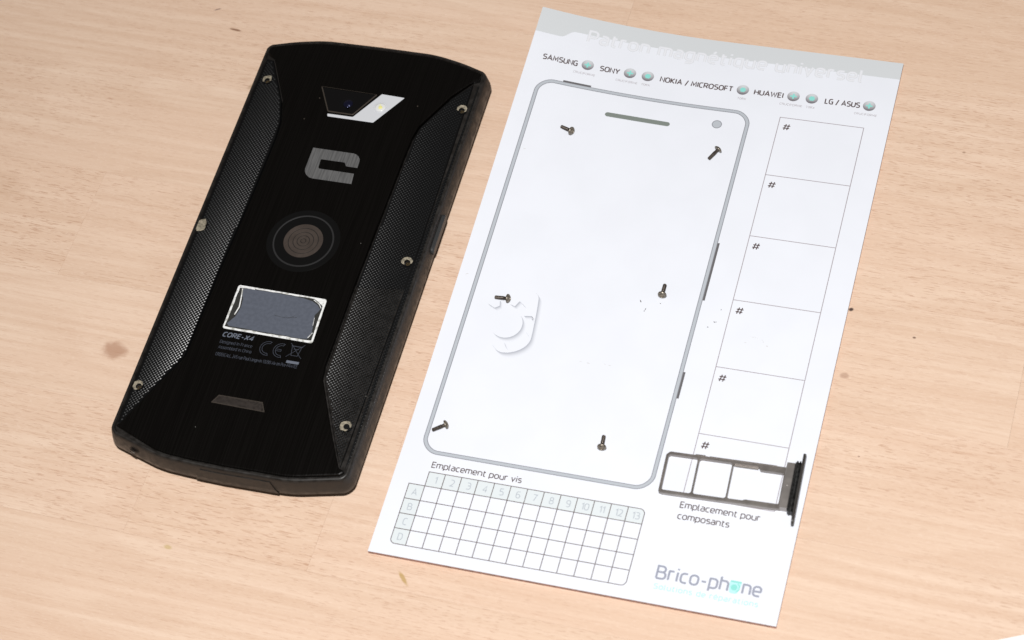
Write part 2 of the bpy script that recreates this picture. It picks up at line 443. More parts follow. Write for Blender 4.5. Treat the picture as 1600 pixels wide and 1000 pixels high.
def ink(name, r, g, b, rough=0.42): return plain(name, tuple(c * .93 for c in lin(r, g, b)[:3]) + (1,), rough, spec=0.35)
M['ink_dark'] = ink('ink_dark', 92, 78, 78)
M['ink_line'] = ink('ink_line', 104, 92, 92)
M['ink_hair'] = ink('ink_hair', 168, 160, 166)
M['ink_frame'] = ink('ink_frame', 188, 194, 202)
M['ink_frame_edge'] = ink('ink_frame_edge', 148, 150, 158)
M['ink_slot'] = ink('ink_slot', 130, 138, 133)
M['ink_key'] = ink('ink_key', 105, 103, 106)
M['ink_band'] = ink('ink_band', 214, 218, 222)
M['ink_tint'] = ink('ink_tint', 224, 231, 235)
M['ink_pale'] = ink('ink_pale', 186, 193, 202)
M['ink_small'] = ink('ink_small', 196, 193, 199)
M['ink_title_edge'] = ink('ink_title_edge', 221, 224, 230)
M['ink_title'] = ink('ink_title', 234, 236, 243)
M['ink_blue'] = ink('ink_logo_grey', 160, 164, 180)
M['ink_cyan'] = ink('ink_cyan', 146, 224, 216)
M['ink_cyan_pale'] = ink('ink_cyan_pale', 188, 238, 240)
def vcol_mat():
    t = NT('ink_halftone'); a = t.n('ShaderNodeVertexColor', layer_name='print'); t.l(a.outputs[0], t.b.inputs['Base Color'])
    t.b.inputs['Roughness'].default_value = 0.42; t.b.inputs['Specular IOR Level'].default_value = 0.35
    return t.m
M['halftone'] = vcol_mat()
def zl(h): return lambda u, v: T + h + curl(u, v)
def pr(name, mb, mat, label=None):
    o = mb.build(name, mat, sheet, MO)
    if label: o['label'] = label
    return o

# pale band along the top with its stepped tab
mb = MB()
low = rounded([(0, 192.2), (9.2, 192.2, 1), (11.9, 195.2, 1), (W, 195.3)], 0)
low = subdivide(low, 2.0)
for (x1, y1), (x2, y2) in zip(low[:-1], low[1:]):
    for j in range(3):
        f = lambda y, q: y + (H - 0.02 - y) * q / 3
        vs = [(x1, f(y1, j)), (x2, f(y2, j)), (x2, f(y2, j + 1)), (x1, f(y1, j + 1))]
        mb.add([(min(max(x, .02), W - .02), y, zl(.015)(x, y)) for x, y in vs], [(0, 1, 2, 3)])
pr('header_band', mb, M['ink_band'], 'pale grey band along the top edge')
mb = MB(); text(mb, 'Patron magnétique universel', 17.3, 192.5, 4.4, 89.8, 0.98, zl(.022), gap=.26)
pr('title_outline', mb, M['ink_title_edge'])
mb = MB(); text(mb, 'Patron magnétique universel', 17.3, 192.5, 4.4, 89.8, 0.62, zl(.036), gap=.26)
pr('title', mb, M['ink_title'])

# brand row
y = 182.1; c = 1.85; w = 0.38
for s, x, wd in [('SAMSUNG', 5.0, 11.2), ('SONY', 23.9, 6.2), ('NOKIA / MICROSOFT', 43.8, 23.6), ('HUAWEI', 74.6, 9.2), ('LG / ASUS', 97.4, 10.9)]:
    mb = MB(); text(mb, s, x, y, c, wd, w, zl(.03), gap=.22)
    pr('brand_name', mb, M['ink_dark'])
for s, x, wd in [('CRUCIFORME', 15.7, 7.1), ('CRUCIFORME', 29.8, 7.0), ('TORX', 38.2, 2.7), ('TORX', 69.7, 2.7), ('CRUCIFORME', 83.4, 7.1), ('TORX', 91.8, 2.7), ('CRUCIFORME', 107.2, 7.1)]:
    mb = MB(); text(mb, s, x, 179.35, .72, wd, .15, zl(.03), gap=.25)
    pr('screw_type_word', mb, M['ink_small'])
def knob(cx, cy, r, star):
    mb = MB(); n = 28; vs = []; cs = []; fs = []
    paper = lin(232, 235, 242)
    for k in range(6):
        rr = r * k / 5
        for i in range(n):
            a = 2 * math.pi * i / n; x, y = cx + rr * math.cos(a), cy + rr * math.sin(a)
            q = max(0, min(1, 0.55 + 0.5 * math.sin(a) * (rr / r) - 0.25 * (rr / r) ** 4))
            lo, hi = lin(112, 108, 114), lin(218, 221, 226)
            cc = tuple(lo[m] + (hi[m] - lo[m]) * q for m in range(3)) + (1,)
            vs.append((x, y, zl(.02)(x, y))); cs.append(cc)
    for k in range(5):
        for i in range(n): fs.append((k * n + i, (k + 1) * n + i, (k + 1) * n + (i + 1) % n, k * n + (i + 1) % n))
    mb.add(vs, fs, cs)
    o = pr('screw_head_icon', mb, M['halftone'])
    mb = MB()
    if star:
        pts = []
        for i in range(24):
            a = 2 * math.pi * i / 24; pts.append((cx + 0.02 + (.92 + .1 * math.cos(6 * a)) * math.cos(a), cy + .05 + (.92 + .1 * math.cos(6 * a)) * math.sin(a)))
        fill(mb, pts, zl(.034))
    else:
        a, b = .28, 1.02
        fill(mb, [(cx + x, cy + .02 + y) for x, y in [(-a, -b), (a, -b), (a, -a), (b, -a), (b, a), (a, a), (a, b), (-a, b), (-a, a), (-b, a), (-b, -a), (-a, -a)]], zl(.034))
    pr('drive_symbol', mb, M['ink_cyan'])
for x, s in [(19.6, 0), (33.6, 0), (39.5, 1), (70.7, 1), (87.1, 0), (93.0, 1), (111.3, 0)]: knob(x, 183.25, 1.98, s)

# phone outline
def rrect(x0, x1, y0, y1, r): return rounded([(x0, y0), (x1, y0), (x1, y1), (x0, y1)], r, True, 8)
mb = MB(); ribbon(mb, rrect(5.95, 75.0, 35.15, 174.2, 4.7), 1.35, zl(.016), True)
pr('phone_outline_edge', mb, M['ink_frame_edge'])
mb = MB(); ribbon(mb, rrect(5.95, 75.0, 35.15, 174.2, 4.7), 0.85, zl(.03), True)
pr('phone_outline', mb, M['ink_frame'])
for q in ([(13.5, 175.15), (22.7, 175.15)], [(75.95, 101.7), (75.95, 123.2)], [(75.95, 66.5), (75.95, 75.8)]):
    mb = MB(); ribbon(mb, q, .66, zl(.024)); pr('key_mark', mb, M['ink_key'])
mb = MB(); fill(mb, rounded([(29.6, 164.75), (50.8, 164.75), (50.8, 166.4), (29.6, 166.4)], .82, True, 6), zl(.03))
pr('earpiece_mark', mb, M['ink_slot'])
mb = MB(); fill(mb, circle(65.5, 168.25, 1.62, 28), zl(.02)); pr('camera_mark_edge', mb, M['ink_frame_edge'])
mb = MB(); fill(mb, circle(65.5, 168.25, 1.35, 28), zl(.034)); pr('camera_mark', mb, M['ink_frame'])

# component boxes
mb = MB(); ys = [174.3, 151.3, 127.6, 103.6, 79.4, 56.1, 35.0]
ribbon(mb, [(84.65, 35), (84.65, 174.3), (111.2, 174.3), (111.2, 35)], .24, zl(.02), True)
for y in ys[1:-1]: ribbon(mb, [(84.77, y), (111.08, y)], .24, zl(.02))
pr('component_boxes', mb, M['ink_hair'])
for y in ys[:-1]:
    mb = MB(); text(mb, '#', 86.2, y - 4.75, 2.3, 2.35, .36, zl(.03)); pr('number_sign', mb, M['ink_dark'])

# screw grid
gx, gy, cc, cr = 10.28, 23.78, 5.0, 4.98; top = gy + 4.79; bot = gy - 4 * cr; lx = gx - 4.85; rx = gx + 13 * cc
mb = MB()
fill(mb, rounded([(gx, gy, 0), (rx, gy, 0), (rx, top, 1.3), (gx, top, 0)], 0, True), zl(.014))
fill(mb, rounded([(lx, bot, 1.3), (gx, bot, 0), (gx, gy, 0), (lx, gy, 0)], 0, True), zl(.014))
pr('grid_header_tint', mb, M['ink_tint'])
mb = MB(); lw = .24
ribbon(mb, rounded([(lx, bot, 1.4), (rx, bot, 1.4), (rx, top, 1.4), (gx, top, 0), (gx, gy, 0), (lx, gy, 0)], 0, True), lw, zl(.02), True)
for j in range(4): ribbon(mb, [(lx + .1 if j else gx + .1, gy - j * cr), (rx - .1, gy - j * cr)], lw, zl(.022))
for i in range(13): ribbon(mb, [(gx + i * cc, bot + .1), (gx + i * cc, top - .1 if i else gy - .1)], lw, zl(.025))
pr('grid_lines', mb, M['ink_line'])
for i in range(13):
    mb = MB(); text(mb, str(i + 1), gx + (i + .55) * cc, gy + 1.35, 2.05, 0, .26, zl(.03), center=True); pr('column_number', mb, M['ink_pale'])
for j, ch in enumerate('ABCD'):
    mb = MB(); text(mb, ch, lx + 2.5, gy - (j + 1) * cr + 1.45, 2.05, 0, .26, zl(.03), center=True); pr('row_letter', mb, M['ink_pale'])

mb = MB(); text(mb, 'Emplacement pour vis', 10.5, 30.15, 1.8, 27.2, .29, zl(.03), gap=.2); pr('screw_caption', mb, M['ink_dark'])
mb = MB(); text(mb, 'Emplacement pour', 84.7, 31.2, 1.85, 23.0, .29, zl(.03), gap=.2); text(mb, 'composants', 84.8, 27.55, 1.85, 14.8, .29, zl(.03), gap=.2); pr('component_caption', mb, M['ink_dark'])
mb = MB(); text(mb, 'Brico-ph', 83.1, 8.0, 3.85, 20.2, .62, zl(.03), gap=.22); text(mb, 'ne', 107.6, 8.0, 3.85, 5.0, .62, zl(.03), gap=.22); pr('shop_name', mb, M['ink_blue'])
mb = MB(); text(mb, 'Solutions de réparations', 83.2, 4.75, 1.5, 29.4, .26, zl(.03), gap=.3); pr('shop_slogan', mb, M['ink_cyan_pale'])
# little rotary telephone in place of the o
mb = MB()
fill(mb, rounded([(104.0, 7.5), (106.2, 7.5), (106.9, 10.2), (107.0, 11.5), (103.7, 11.5), (103.6, 10.2)], .5, True), zl(.018))
pr('telephone_icon_body', mb, M['ink_cyan_pale'])
mb = MB(); fill(mb, circle(105.1, 9.4, .95, 20), zl(.03)); ribbon(mb, [(105.1 + 1.5 * math.cos(a), 9.4 + 1.5 * math.sin(a)) for a in [math.radians(d) for d in range(-60, 75, 15)]], .35, zl(.03))
ribbon(mb, [(103.8, 11.2), (106.9, 11.2)], .5, zl(.034))
pr('telephone_icon_dial', mb, M['ink_cyan'])

# faint printed rotary telephone in the middle of the outlined screen: white-on-white artwork whose drop shade is printed in grey halftone
paper = (0.785, 0.81, 0.88, 1)
def printed_shade(mb, path, depth, dark, closed=False, d=(0.72, -0.70)):
    path = subdivide(path, .8, closed); n = len(path); K = 5
    vs = []; cs = []; fs = []
    for k in range(K):
        q = k / (K - 1)
        for x, y in path:
            px, py = x + d[0] * depth * q, y + d[1] * depth * q
            f = dark * (1 - q) ** 1.6
            vs.append((px, py, zl(.012)(px, py))); cs.append(tuple(paper[m] * (1 - f * (1.0, .98, .93)[m]) for m in range(3)) + (1,))
    for k in range(K - 1):
        for i in range(n - 1):
            a = (k * n + i, k * n + i + 1, (k + 1) * n + i + 1, (k + 1) * n + i)
            fs.append(a)
    mb.add(vs, fs, cs)
mb = MB()
body = rounded([(25.0, 95.2), (26.5, 93.9), (27.2, 88), (27.8, 81), (28.0, 77.2), (25.6, 74.0), (21.5, 72.2), (18.6, 72.6), (16.8, 74.6)], 1.6)
printed_shade(mb, body, 2.2, .48)
arc = [(19.2 + 4.9 * math.cos(math.radians(a)), 82.6 + 5.1 * math.sin(math.radians(a))) for a in range(52, -140, -8)]
printed_shade(mb, arc, 1.9, .48)
for p in ([(11.9, 88.3), (14.2, 87.3), (15.5, 88.3), (15.1, 90.2)], [(18.6, 89.5), (20.1, 89.0), (21.1, 91.1), (23.3, 89.5)], [(23.8, 86.2), (26.1, 86.6), (26.4, 85.4)], [(25.7, 80.9), (26.9, 79.6)], [(20.2, 75.9), (21.3, 74.2)]):
    printed_shade(mb, p, 1.5, .52)
pr('faint_telephone_artwork', mb, M['halftone'], 'faint white telephone artwork with a printed grey edge')

# dirt: a few dark crumbs and pencil-like scuffs stuck to the sheet
M['dirt'] = plain('dark_dirt', (0.10, 0.085, 0.08, 1), 0.8); M['smear'] = plain('grey_smear', (0.66, 0.66, 0.67, 1), 0.7)
random.seed(5)
def blot(mb, x, y, a, b, ang, h):
    n = 9; pts = []
    for i in range(n):
        t = 2 * math.pi * i / n; r = random.uniform(.6, 1.1); px, py = a * r * math.cos(t), b * r * math.sin(t)
        pts.append((x + px * math.cos(ang) - py * math.sin(ang), y + px * math.sin(ang) + py * math.cos(ang)))
    z0 = zl(.01); top = [((p[0] * .6 + x * .4), (p[1] * .6 + y * .4)) for p in pts]
    mb.loft([[(p[0], p[1], z0(*p)) for p in pts], [(p[0], p[1], z0(*p) + h) for p in top]], False, True)
for x, y, a, b, g in [(57.3, 98.1, .5, .17, -1.0), (59.4, 95.5, .5, .14, 1.3), (59.2, 94.8, .25, .15, .2), (63.4, 98.3, .2, .15, 0), (81.9, 99.4, .28, .12, 1.5), (80.8, 94.7, .42, .16, -.7), (81.3, 94.8, .32, .13, .8), (79.2, 92.6, .3, .16, 0)]:
    mb = MB(); blot(mb, x, y, a, b, g, .12); pr('dirt_crumb', mb, M['dirt'])
for x, y, a, b, g in [(44.6, 73.7, .5, .12, -.2), (47.0, 73.6, .6, .16, -.2), (52.0, 74.2, .5, .1, 0), (53.6, 74.0, .6, .14, .2), (91.4, 89.2, .35, .2, 0), (93.5, 91.5, 1.6, .07, 0), (96.4, 90.6, .9, .07, -.9), (97.9, 89.1, .35, .25, 0), (8.1, 146.5, .5, .15, .2), (2.6, 97.5, .6, .15, .5)]:
    mb = MB(); blot(mb, x, y, a, b, g, .02); pr('smear', mb, M['smear'])

# ------------------------------------------------------------------ the rugged phone, lying face down
CX = -48.05
PO = (CX, 94, 0)
phone = thing('smartphone', 'black rugged smartphone lying face down on the wood, its back screws removed', 'phone', PO)
M['case'] = plain('matt_black_case', (0.0125, 0.0105, 0.0092, 1), 0.46, noise=.25, nscale=500)
M['cover'] = plain('black_back_cover', (0.0020, 0.0016, 0.0014, 1), 0.27, noise=.2, nscale=55, stretch=(60, .8, 1), spec=.22)
M['rubber'] = plain('black_rubber', (0.003, 0.003, 0.0033, 1), 0.5, spec=.2)
M['knurl'] = plain('knurled_rubber', (0.0035, 0.004, 0.0048, 1), 0.28, spec=.46)
M['hole'] = plain('hole_black', (0.003, 0.003, 0.003, 1), 0.6)
M['worn'] = plain('worn_bare_plastic', (0.25, 0.22, 0.165, 1), 0.7, noise=.4, nscale=1500)
M['brass'] = plain('brass_insert', (0.75, 0.55, 0.25, 1), 0.25, metal=1.0)
HW = 38.85
half = [(HW, 94), (HW, 170.9, 2.4), (HW - 9.8, 174.0, 2.5), (HW - 19.6, 176.0, 3), (0, 176.2)]
def outline():
    tr = [(CX + p[0],) + tuple(p[1:]) for p in half]
    tl = [(CX - p[0],) + tuple(p[1:]) for p in half[::-1]][1:]
    bt = [(CX - HW, 18.4, 3.0), (CX - HW + 18.5, 12.9, 3), (CX - HW + 28, 12.3, 3), (CX, 12.0), (CX + HW - 17.5, 12.2, 3), (CX + HW, 16.2, 3.0)]
    return ccw(rounded(tr + tl + bt, 0, True, 5))
OUT = outline()
def ring(poly, d, z): return [(x, y, z) for x, y in (inset(poly, d) if d else poly)]
mb = MB()
mb.loft([ring(OUT, 5.5, .3), ring(OUT, 4.0, .3), ring(OUT, .6, 2.6), ring(OUT, 0, 3.6), ring(OUT, 0, 5.2), ring(OUT, .7, 8.9), ring(OUT, 1.05, 9.75), ring(OUT, 1.4, 10.0), ring(OUT, 1.8, 9.95), ring(OUT, 2.0, 9.6), ring(OUT, 2.1, 9.2)])
frame = mb.build('case', M['case'], phone, PO, True, 50)
# front glass below (rests on the table)
mb = MB(); mb.loft([ring(OUT, 6.2, .0), ring(OUT, 6.2, .3)]); mb.build('front_glass', M['hole'], phone, PO)

LIN = [(-81.9, 164.5), (-73.4, 147.8), (-70.9, 139.5), (-70.4, 133), (-70.6, 110), (-71.4, 80), (-71.5, 52), (-71.6, 48), (-73.4, 44), (-80.9, 27.8), (-83.4, 22.4)]
RIN = [(-13.2, 165.4), (-18.7, 158.2), (-25.4, 144.8), (-26.3, 140), (-26.6, 132), (-27.0, 115), (-27.7, 82), (-27.8, 53), (-27.2, 48.4), (-25.3, 44.4), (-19.4, 32), (-13.3, 20.2)]
LOUT = [(-84.9, 22.6), (-85.1, 30), (-85.2, 94), (-85.1, 158), (-84.8, 165)]
ROUT = [(-11.9, 20.6), (-11.3, 28), (-11.1, 94), (-11.2, 158), (-11.6, 165)]
def zg(x, y):
    d = min(1.0, max(0.0, (abs(x - CX) - 20.5) / 16.5))
    return 10.95 - 1.4 * d ** 2.2
# central cover: hourglass panel between the grips
IN = inset(OUT, 2.15)
ytop = [p for p in IN if p[1] > 163]; ybot = [p for p in IN if p[1] < 24]
ytop.sort(key=lambda p: p[0]); ybot.sort(key=lambda p: -p[0])
cover_poly = ccw([p for p in ytop if p[1] > 166.2] + [(-11.4, 166.2)] + RIN + [(-11.6, 19.6)] + [p for p in ybot if p[1] < 19.4] + [(-84.7, 21.2)] + LIN[::-1] + [(-84.7, 166.2)])
cp = cover_poly
def zc(x, y):                                    # the back falls away a little towards both ends
    e = max(0.0, (abs(y - 94) - 60) / 21.0)
    return 11.0 - 0.85 * e * e
def zring(poly, d, dz): return [(x, y, zc(x, y) + dz) for x, y in (inset(poly, d) if d else poly)]
mb = MB()
mb.loft([ring(cp, .25, 9.3), zring(cp, .2, -.35), zring(cp, .32, -.1), zring(cp, .62, 0)], True, False)
inner = inset(cp, .62)
# fine strips so that the gentle fall-off reads
mb2 = MB(); fill(mb2, inner, zc)
mb.add(mb2.v, mb2.f)
cover = mb.build('back_cover', M['cover'], phone, PO, False)
cover.data.polygons.foreach_set('use_smooth', [False] * len(cover.data.polygons))

holesL = [(-81.3, 155.4), (-83.0, 96.1), (-82.5, 35.7)]; holesR = [(-14.1, 153.9), (-14.5, 93.7), (-15.4, 33.9)]
def grip(pin, pout, holes, name_hole):
    poly = ccw(pin + pout)
    poly = inset(poly, .12)
    mb = MB()
    inn = inset(poly, .35)
    fill(mb, subdivide(inn, 6, True), lambda x, y: zg(x, y) - .30, [circle(x, y, 1.05, 14)[::-1] for x, y in holes])
    k = len(mb.v)
    # rounded border down into the groove
    a = subdivide(inn, 6, True); b = inset(a, -.3)
    vs = [(x, y, zg(x, y) - .30) for x, y in a] + [(x, y, 9.25) for x, y in b]; n = len(a)
    mb.add(vs, [(i, n + i, n + (i + 1) % n, (i + 1) % n) for i in range(n)])
    g = mb.build('grip', M['rubber'], phone, PO, False)
    # knurled relief: thousands of little points, one part
    sm = inset(poly, .8); mb = MB(); p = 1.18; h = .155; s = .39
    x0 = min(q[0] for q in sm); x1 = max(q[0] for q in sm); y0 = min(q[1] for q in sm); y1 = max(q[1] for q in sm)
    rows = int((y1 - y0) / (p / 2)) + 1
    for r in range(rows):
        y = y0 + r * p / 2; x = x0 + (p / 2 if r % 2 else 0)
        while x < x1:
            if inside((x, y), sm) and all(math.hypot(x - hx, y - hy) > 1.55 for hx, hy in holes):
                z = zg(x, y) - .19
                zz = lambda dx, dy: zg(x + dx, y + dy) - .19
                mb.add([(x - s, y, zz(-s, 0)), (x, y - s, zz(0, -s)), (x + s, y, zz(s, 0)), (x, y + s, zz(0, s)), (x, y, z + h)], [(0, 1, 4), (1, 2, 4), (2, 3, 4), (3, 0, 4)])
            x += p
    kn = mb.build('knurl', M['knurl'], g, PO, False)
    kn['kind'] = 'stuff'
    return g
gl = grip(LIN, LOUT, holesL, 'l')
gr = grip(RIN[::-1], ROUT[::-1][::-1], holesR, 'r')

# screw holes: counterbored cups with rubbed-off rims
def ragged(cx, cy, a0, a1, r0, r1, zf, seed):
    rnd = random.Random(seed); mb = MB(); n = 12; o = []; i_ = []
    for k in range(n + 1):
        t = math.radians(a0 + (a1 - a0) * k / n); e = math.sin(math.pi * min(1, max(0, k / n)))
        ro = r0 + (r1 - r0) * (0.25 + .75 * e) * rnd.uniform(.75, 1.1)
        o.append((cx + ro * math.cos(t), cy + ro * math.sin(t))); i_.append((cx + r0 * math.cos(t), cy + r0 * math.sin(t)))
    vs = [(x, y, zf(x, y)) for x, y in o + i_]; m = n + 1
    mb.add(vs, [(k, m + k, m + k + 1, k + 1)[::-1] for k in range(n)])
    return mb
hole_i = 0
for (x, y), g, a0, a1, rw in [(holesL[0], gl, -10, 215, 2.2), (holesL[1], gl, 0, 359, 3.0), (holesL[2], gl, 20, 270, 2.3), (holesR[0], gr, -20, 205, 2.2), (holesR[1], gr, -10, 235, 2.3), (holesR[2], gr, 0, 300, 2.3)]:
    filled = hole_i == 1
    z = zg(x, y)
    mb = MB()
    sl = lambda r: [(px, py, zg(px, py) - .02) for px, py in circle(x, y, r, 20)]
    mb.loft([[(px, py, pz - .22) for px, py, pz in sl(1.55)], sl(1.5), sl(1.12), [(px, py, z - .5) for px, py in circle(x, y, 1.0, 20)], [(px, py, z - 1.3) for px, py in circle(x, y, .98, 20)]], False, True)
    h = mb.build('screw_hole', M['rubber'], g, PO, False)
    if not filled:
        lathe([(.62, z - 1.3), (.62, z - .75), (.36, z - .72), (.34, z - 1.25)], 16, (x + .12, y - .1)).build('brass_insert', M['brass'], g, PO, True, 40)
    zz = lambda u, v: zg(u, v) + .03
    ragged(x, y, a0, a1, .95 if not filled else .05, rw, zz, 40 + hole_i).build('worn_rim', M['worn'], g, PO)
    hole_i += 1

# camera window and flash plate
def plate(name, poly, z0, z1, mat, parent, bev=.15):
    mb = MB(); poly = ccw(poly)
    mb.loft([ring(poly, 0, z0), ring(poly, 0, z1 - bev), ring(poly, bev, z1)]); return mb.build(name, mat, parent, PO)
M['trim'] = plain('dark_trim', (0.075, 0.062, 0.052, 1), 0.3, metal=.4)
M['glass'] = plain('black_glass', (0.0015, 0.0015, 0.002, 1), 0.04, spec=.6)
M['white_pl'] = plain('white_plate', (0.60, 0.615, 0.65, 1), 0.4)
M['led_ring'] = plain('led_reflector', (0.70, 0.71, 0.71, 1), 0.25)
M['phosphor'] = plain('yellow_phosphor', (0.80, 0.76, 0.30, 1), 0.4)
M['lens'] = plain('coated_lens', (0.002, 0.002, 0.010, 1), 0.20, spec=1.0)
M['lens'].node_tree.nodes['Principled BSDF'].inputs['Specular Tint'].default_value = (0.55, 0.6, 1.0, 1)
win = rounded([(-62.2, 155.3), (-42.6, 154.9), (-48.2, 145.4), (-56.9, 145.5)], .5, True)
tw = plate('camera_window', win, 10.6, 11.18, M['trim'], phone, .1)
plate('window_glass', inset(ccw(win), .36), 11.1, 11.2, M['glass'], tw, .04)
wp = [(-41.3, 155.3), (-33.5, 155.0), (-40.8, 143.6), (-56.4, 143.7), (-56.7, 144.75), (-48.0, 144.75)]
fp = plate('flash_plate', rounded(wp, .25, True), 10.6, 11.2, M['white_pl'], phone, .12)
fp['label'] = 'white plate around the flash lamp'
lathe([(2.15, 11.1), (2.15, 11.28), (2.0, 11.34), (1.75, 11.26)], 32, (-40.2, 149.9)).build('flash_rim', M['white_pl'], fp, PO, True, 40)
lathe([(1.72, 11.2), (1.70, 11.29), (1.3, 11.33), (.7, 11.36)], 32, (-40.2, 149.9)).build('flash_lens', M['led_ring'], fp, PO, True)
mb = lathe([(.72, 11.33), (.62, 11.41), (.3, 11.45)], 16, (-40.1, 149.75)); mb.box(-40.55, -40.3, 150.2, 151.0, 11.32, 11.385)
mb.build('phosphor', M['phosphor'], fp, PO)
lathe([(2.6, 11.17), (2.5, 11.215), (1.9, 11.22)], 32, (-51.1, 149.2)).build('lens_barrel', M['glass'], tw, PO, True, 40)
dome = lambda R, amax, z: [(max(.02, R * math.sin(math.radians(a))), z + R * math.cos(math.radians(a)) - R * math.cos(math.radians(amax))) for a in [amax * (1 - k / 12) for k in range(13)]]
lathe(dome(2.2, 48, 11.2), 32, (-51.1, 149.6)).build('lens', M['lens'], tw, PO, True)
lathe(dome(.75, 50, 11.55), 24, (-50.85, 148.3)).build('inner_lens', M['lens'], tw, PO, True)
for x, y in [(-61.2, 150.5), (-28.4, 152.5), (-63.6, 141.5)]:
    lathe([(.28, zc(x, y) - .1), (.22, zc(x, y) + .02), (.1, zc(x, y) + .04)], 10, (x, y)).build('microphone_dot', M['trim'], cover, PO)

# emblem: a squared letter C with one cut corner
def brushed():
    t = NT('brushed_silver'); tc = t.n('ShaderNodeTexCoord')
    mp = t.n('ShaderNodeMapping'); mp.inputs['Rotation'].default_value = (0, 0, math.radians(50)); mp.inputs['Scale'].default_value = (1900, 110, 1)
    t.l(tc.outputs['Object'], mp.inputs[0]); nz = t.n('ShaderNodeTexNoise', Scale=1.0, Detail=2.0); t.l(mp.outputs[0], nz.inputs['Vector'])
    t.l(t.mix(t.ramp(nz.outputs['Fac'], (.35, .65, 0, 1)), (0.095, 0.095, 0.097, 1), (0.145, 0.145, 0.147, 1)), t.b.inputs['Base Color'])
    t.b.inputs['Roughness'].default_value = .38; t.b.inputs['Metallic'].default_value = .15
    return t.m
M['silver'] = brushed()
emb = rounded([(-57.0, 130.7, .1), (-40.6, 130.6, 3.2), (-40.4, 125.3, .1), (-44.3, 125.3, .5), (-45.0, 126.7, .3), (-53.1, 126.7, .3), (-52.9, 123.0, .6), (-40.8, 122.9, .1), (-40.4, 118.9, .1), (-57.0, 118.9, 3.4)], 0, True)
mb = MB(); e = ccw(emb); mb.loft([ring(e, 0, 10.9), ring(e, 0, 11.05)], False, False); fill(mb, e, lambda x, y: 11.05)
mb.build('emblem', M['silver'], cover, PO)

# fingerprint reader in its round dish
M['dish'] = plain('gloss_black', (0.004, 0.004, 0.0042, 1), 0.14, spec=.32)
M['reader'] = plain('reader_metal', (0.085, 0.067, 0.058, 1), 0.3, metal=.4, noise=.1, nscale=400)
M['rim'] = plain('rim_grey', (0.05, 0.05, 0.052, 1), 0.22, metal=.5)
fx, fy = -48.8, 95.2
mb = MB(); prof = [(11.7, 10.98), (11.6, 11.06), (11.45, 11.06), (11.35, 11.01), (9.75, 11.005)]
mb = lathe(prof, 56, (fx, fy), False, False); fd = mb.build('fingerprint_reader', M['dish'], phone, PO, True, 35)
lathe([(9.75, 11.0), (9.62, 11.14), (9.45, 11.14), (9.2, 11.03)], 56, (fx, fy), False, False).build('dish_rim', M['rim'], fd, PO, True, 40)
lathe([(9.22, 11.03), (6.3, 11.008)], 56, (fx, fy), False, True).build('dish', M['dish'], fd, PO, True)
prof = [(6.3, 11.0), (6.25, 11.12)]
for r in (4.7, 3.2, 1.9, .75):
    prof += [(r + .22, 11.13), (r + .14, 11.04), (r - .02, 11.04), (r - .1, 11.13)]
prof += [(.1, 11.13)]
lathe(prof, 48, (fx, fy), False, True).build('sensor', M['reader'], fd, PO, True, 30)
mb = MB()
for r in (4.78, 3.28, 1.98, .83): ribbon(mb, circle(fx, fy, r, 40), .17, lambda x, y: 11.048, True)
mb.build('sensor_groove', M['hole'], fd, PO)

# half-torn silver label with a grey film left in the middle
def foil():
    t = NT('silver_foil'); tc = t.n('ShaderNodeTexCoord'); nz = t.n('ShaderNodeTexNoise', Scale=700.0, Detail=4.0); t.l(tc.outputs['Object'], nz.inputs['Vector'])
    t.l(t.mix(t.ramp(nz.outputs['Fac'], (.33, .52, 0, 1)), (0.42, 0.42, 0.39, 1), (0.80, 0.81, 0.81, 1)), t.b.inputs['Base Color'])
    t.b.inputs['Roughness'].default_value = .4
    bp = t.n('ShaderNodeBump', Strength=.5, Distance=.0002); t.l(nz.outputs['Fac'], bp.inputs['Height']); t.l(bp.outputs[0], t.b.inputs['Normal'])
    return t.m
M['foil'] = foil()
M['film'] = plain('grey_film', (0.092, 0.103, 0.132, 1), 0.42, noise=.07, nscale=900, bump=.15)
M['crease'] = plain('torn_adhesive', (0.03, 0.03, 0.028, 1), 0.4)
lab = rounded([(-63.6, 75.8), (-34.6, 75.5), (-34.2, 59.4), (-63.5, 59.7)], .7, True)
lb = plate('torn_label', lab, 10.98, 11.09, M['foil'], phone, .03)
lb['label'] = 'torn silver label with grey film left in its middle'
random.seed(3)
def jitter(p, step, a): return ccw([(x + random.uniform(-a, a), y + random.uniform(-a, a)) for x, y in subdivide(p, step, True)])
dark = jitter([(-62.9, 75.2), (-38.6, 74.95), (-35.2, 73.0), (-34.9, 60.2), (-62.9, 60.4)], 1.6, .1)
mb = MB(); fill(mb, dark, lambda x, y: 11.105); mb.build('torn_edge', M['crease'], lb, PO)
film = jitter([(-61.4, 74.9), (-52, 74.95), (-43, 74.7), (-39.0, 74.1), (-36.8, 73.0), (-35.6, 71.6), (-36.6, 69.2), (-36.1, 66), (-35.4, 62.5), (-36.2, 60.75), (-38.5, 60.4), (-50, 60.6), (-61.8, 60.75), (-62.6, 61.6), (-60.9, 64.2), (-60.2, 67.6), (-60.6, 71.0), (-61.6, 73.4)], 1.4, .07)
mb = MB(); fill(mb, film, lambda x, y: 11.13); mb.loft([ring(film, 0, 11.1), ring(film, 0, 11.13)], False, False); mb.build('grey_film', M['film'], lb, PO)
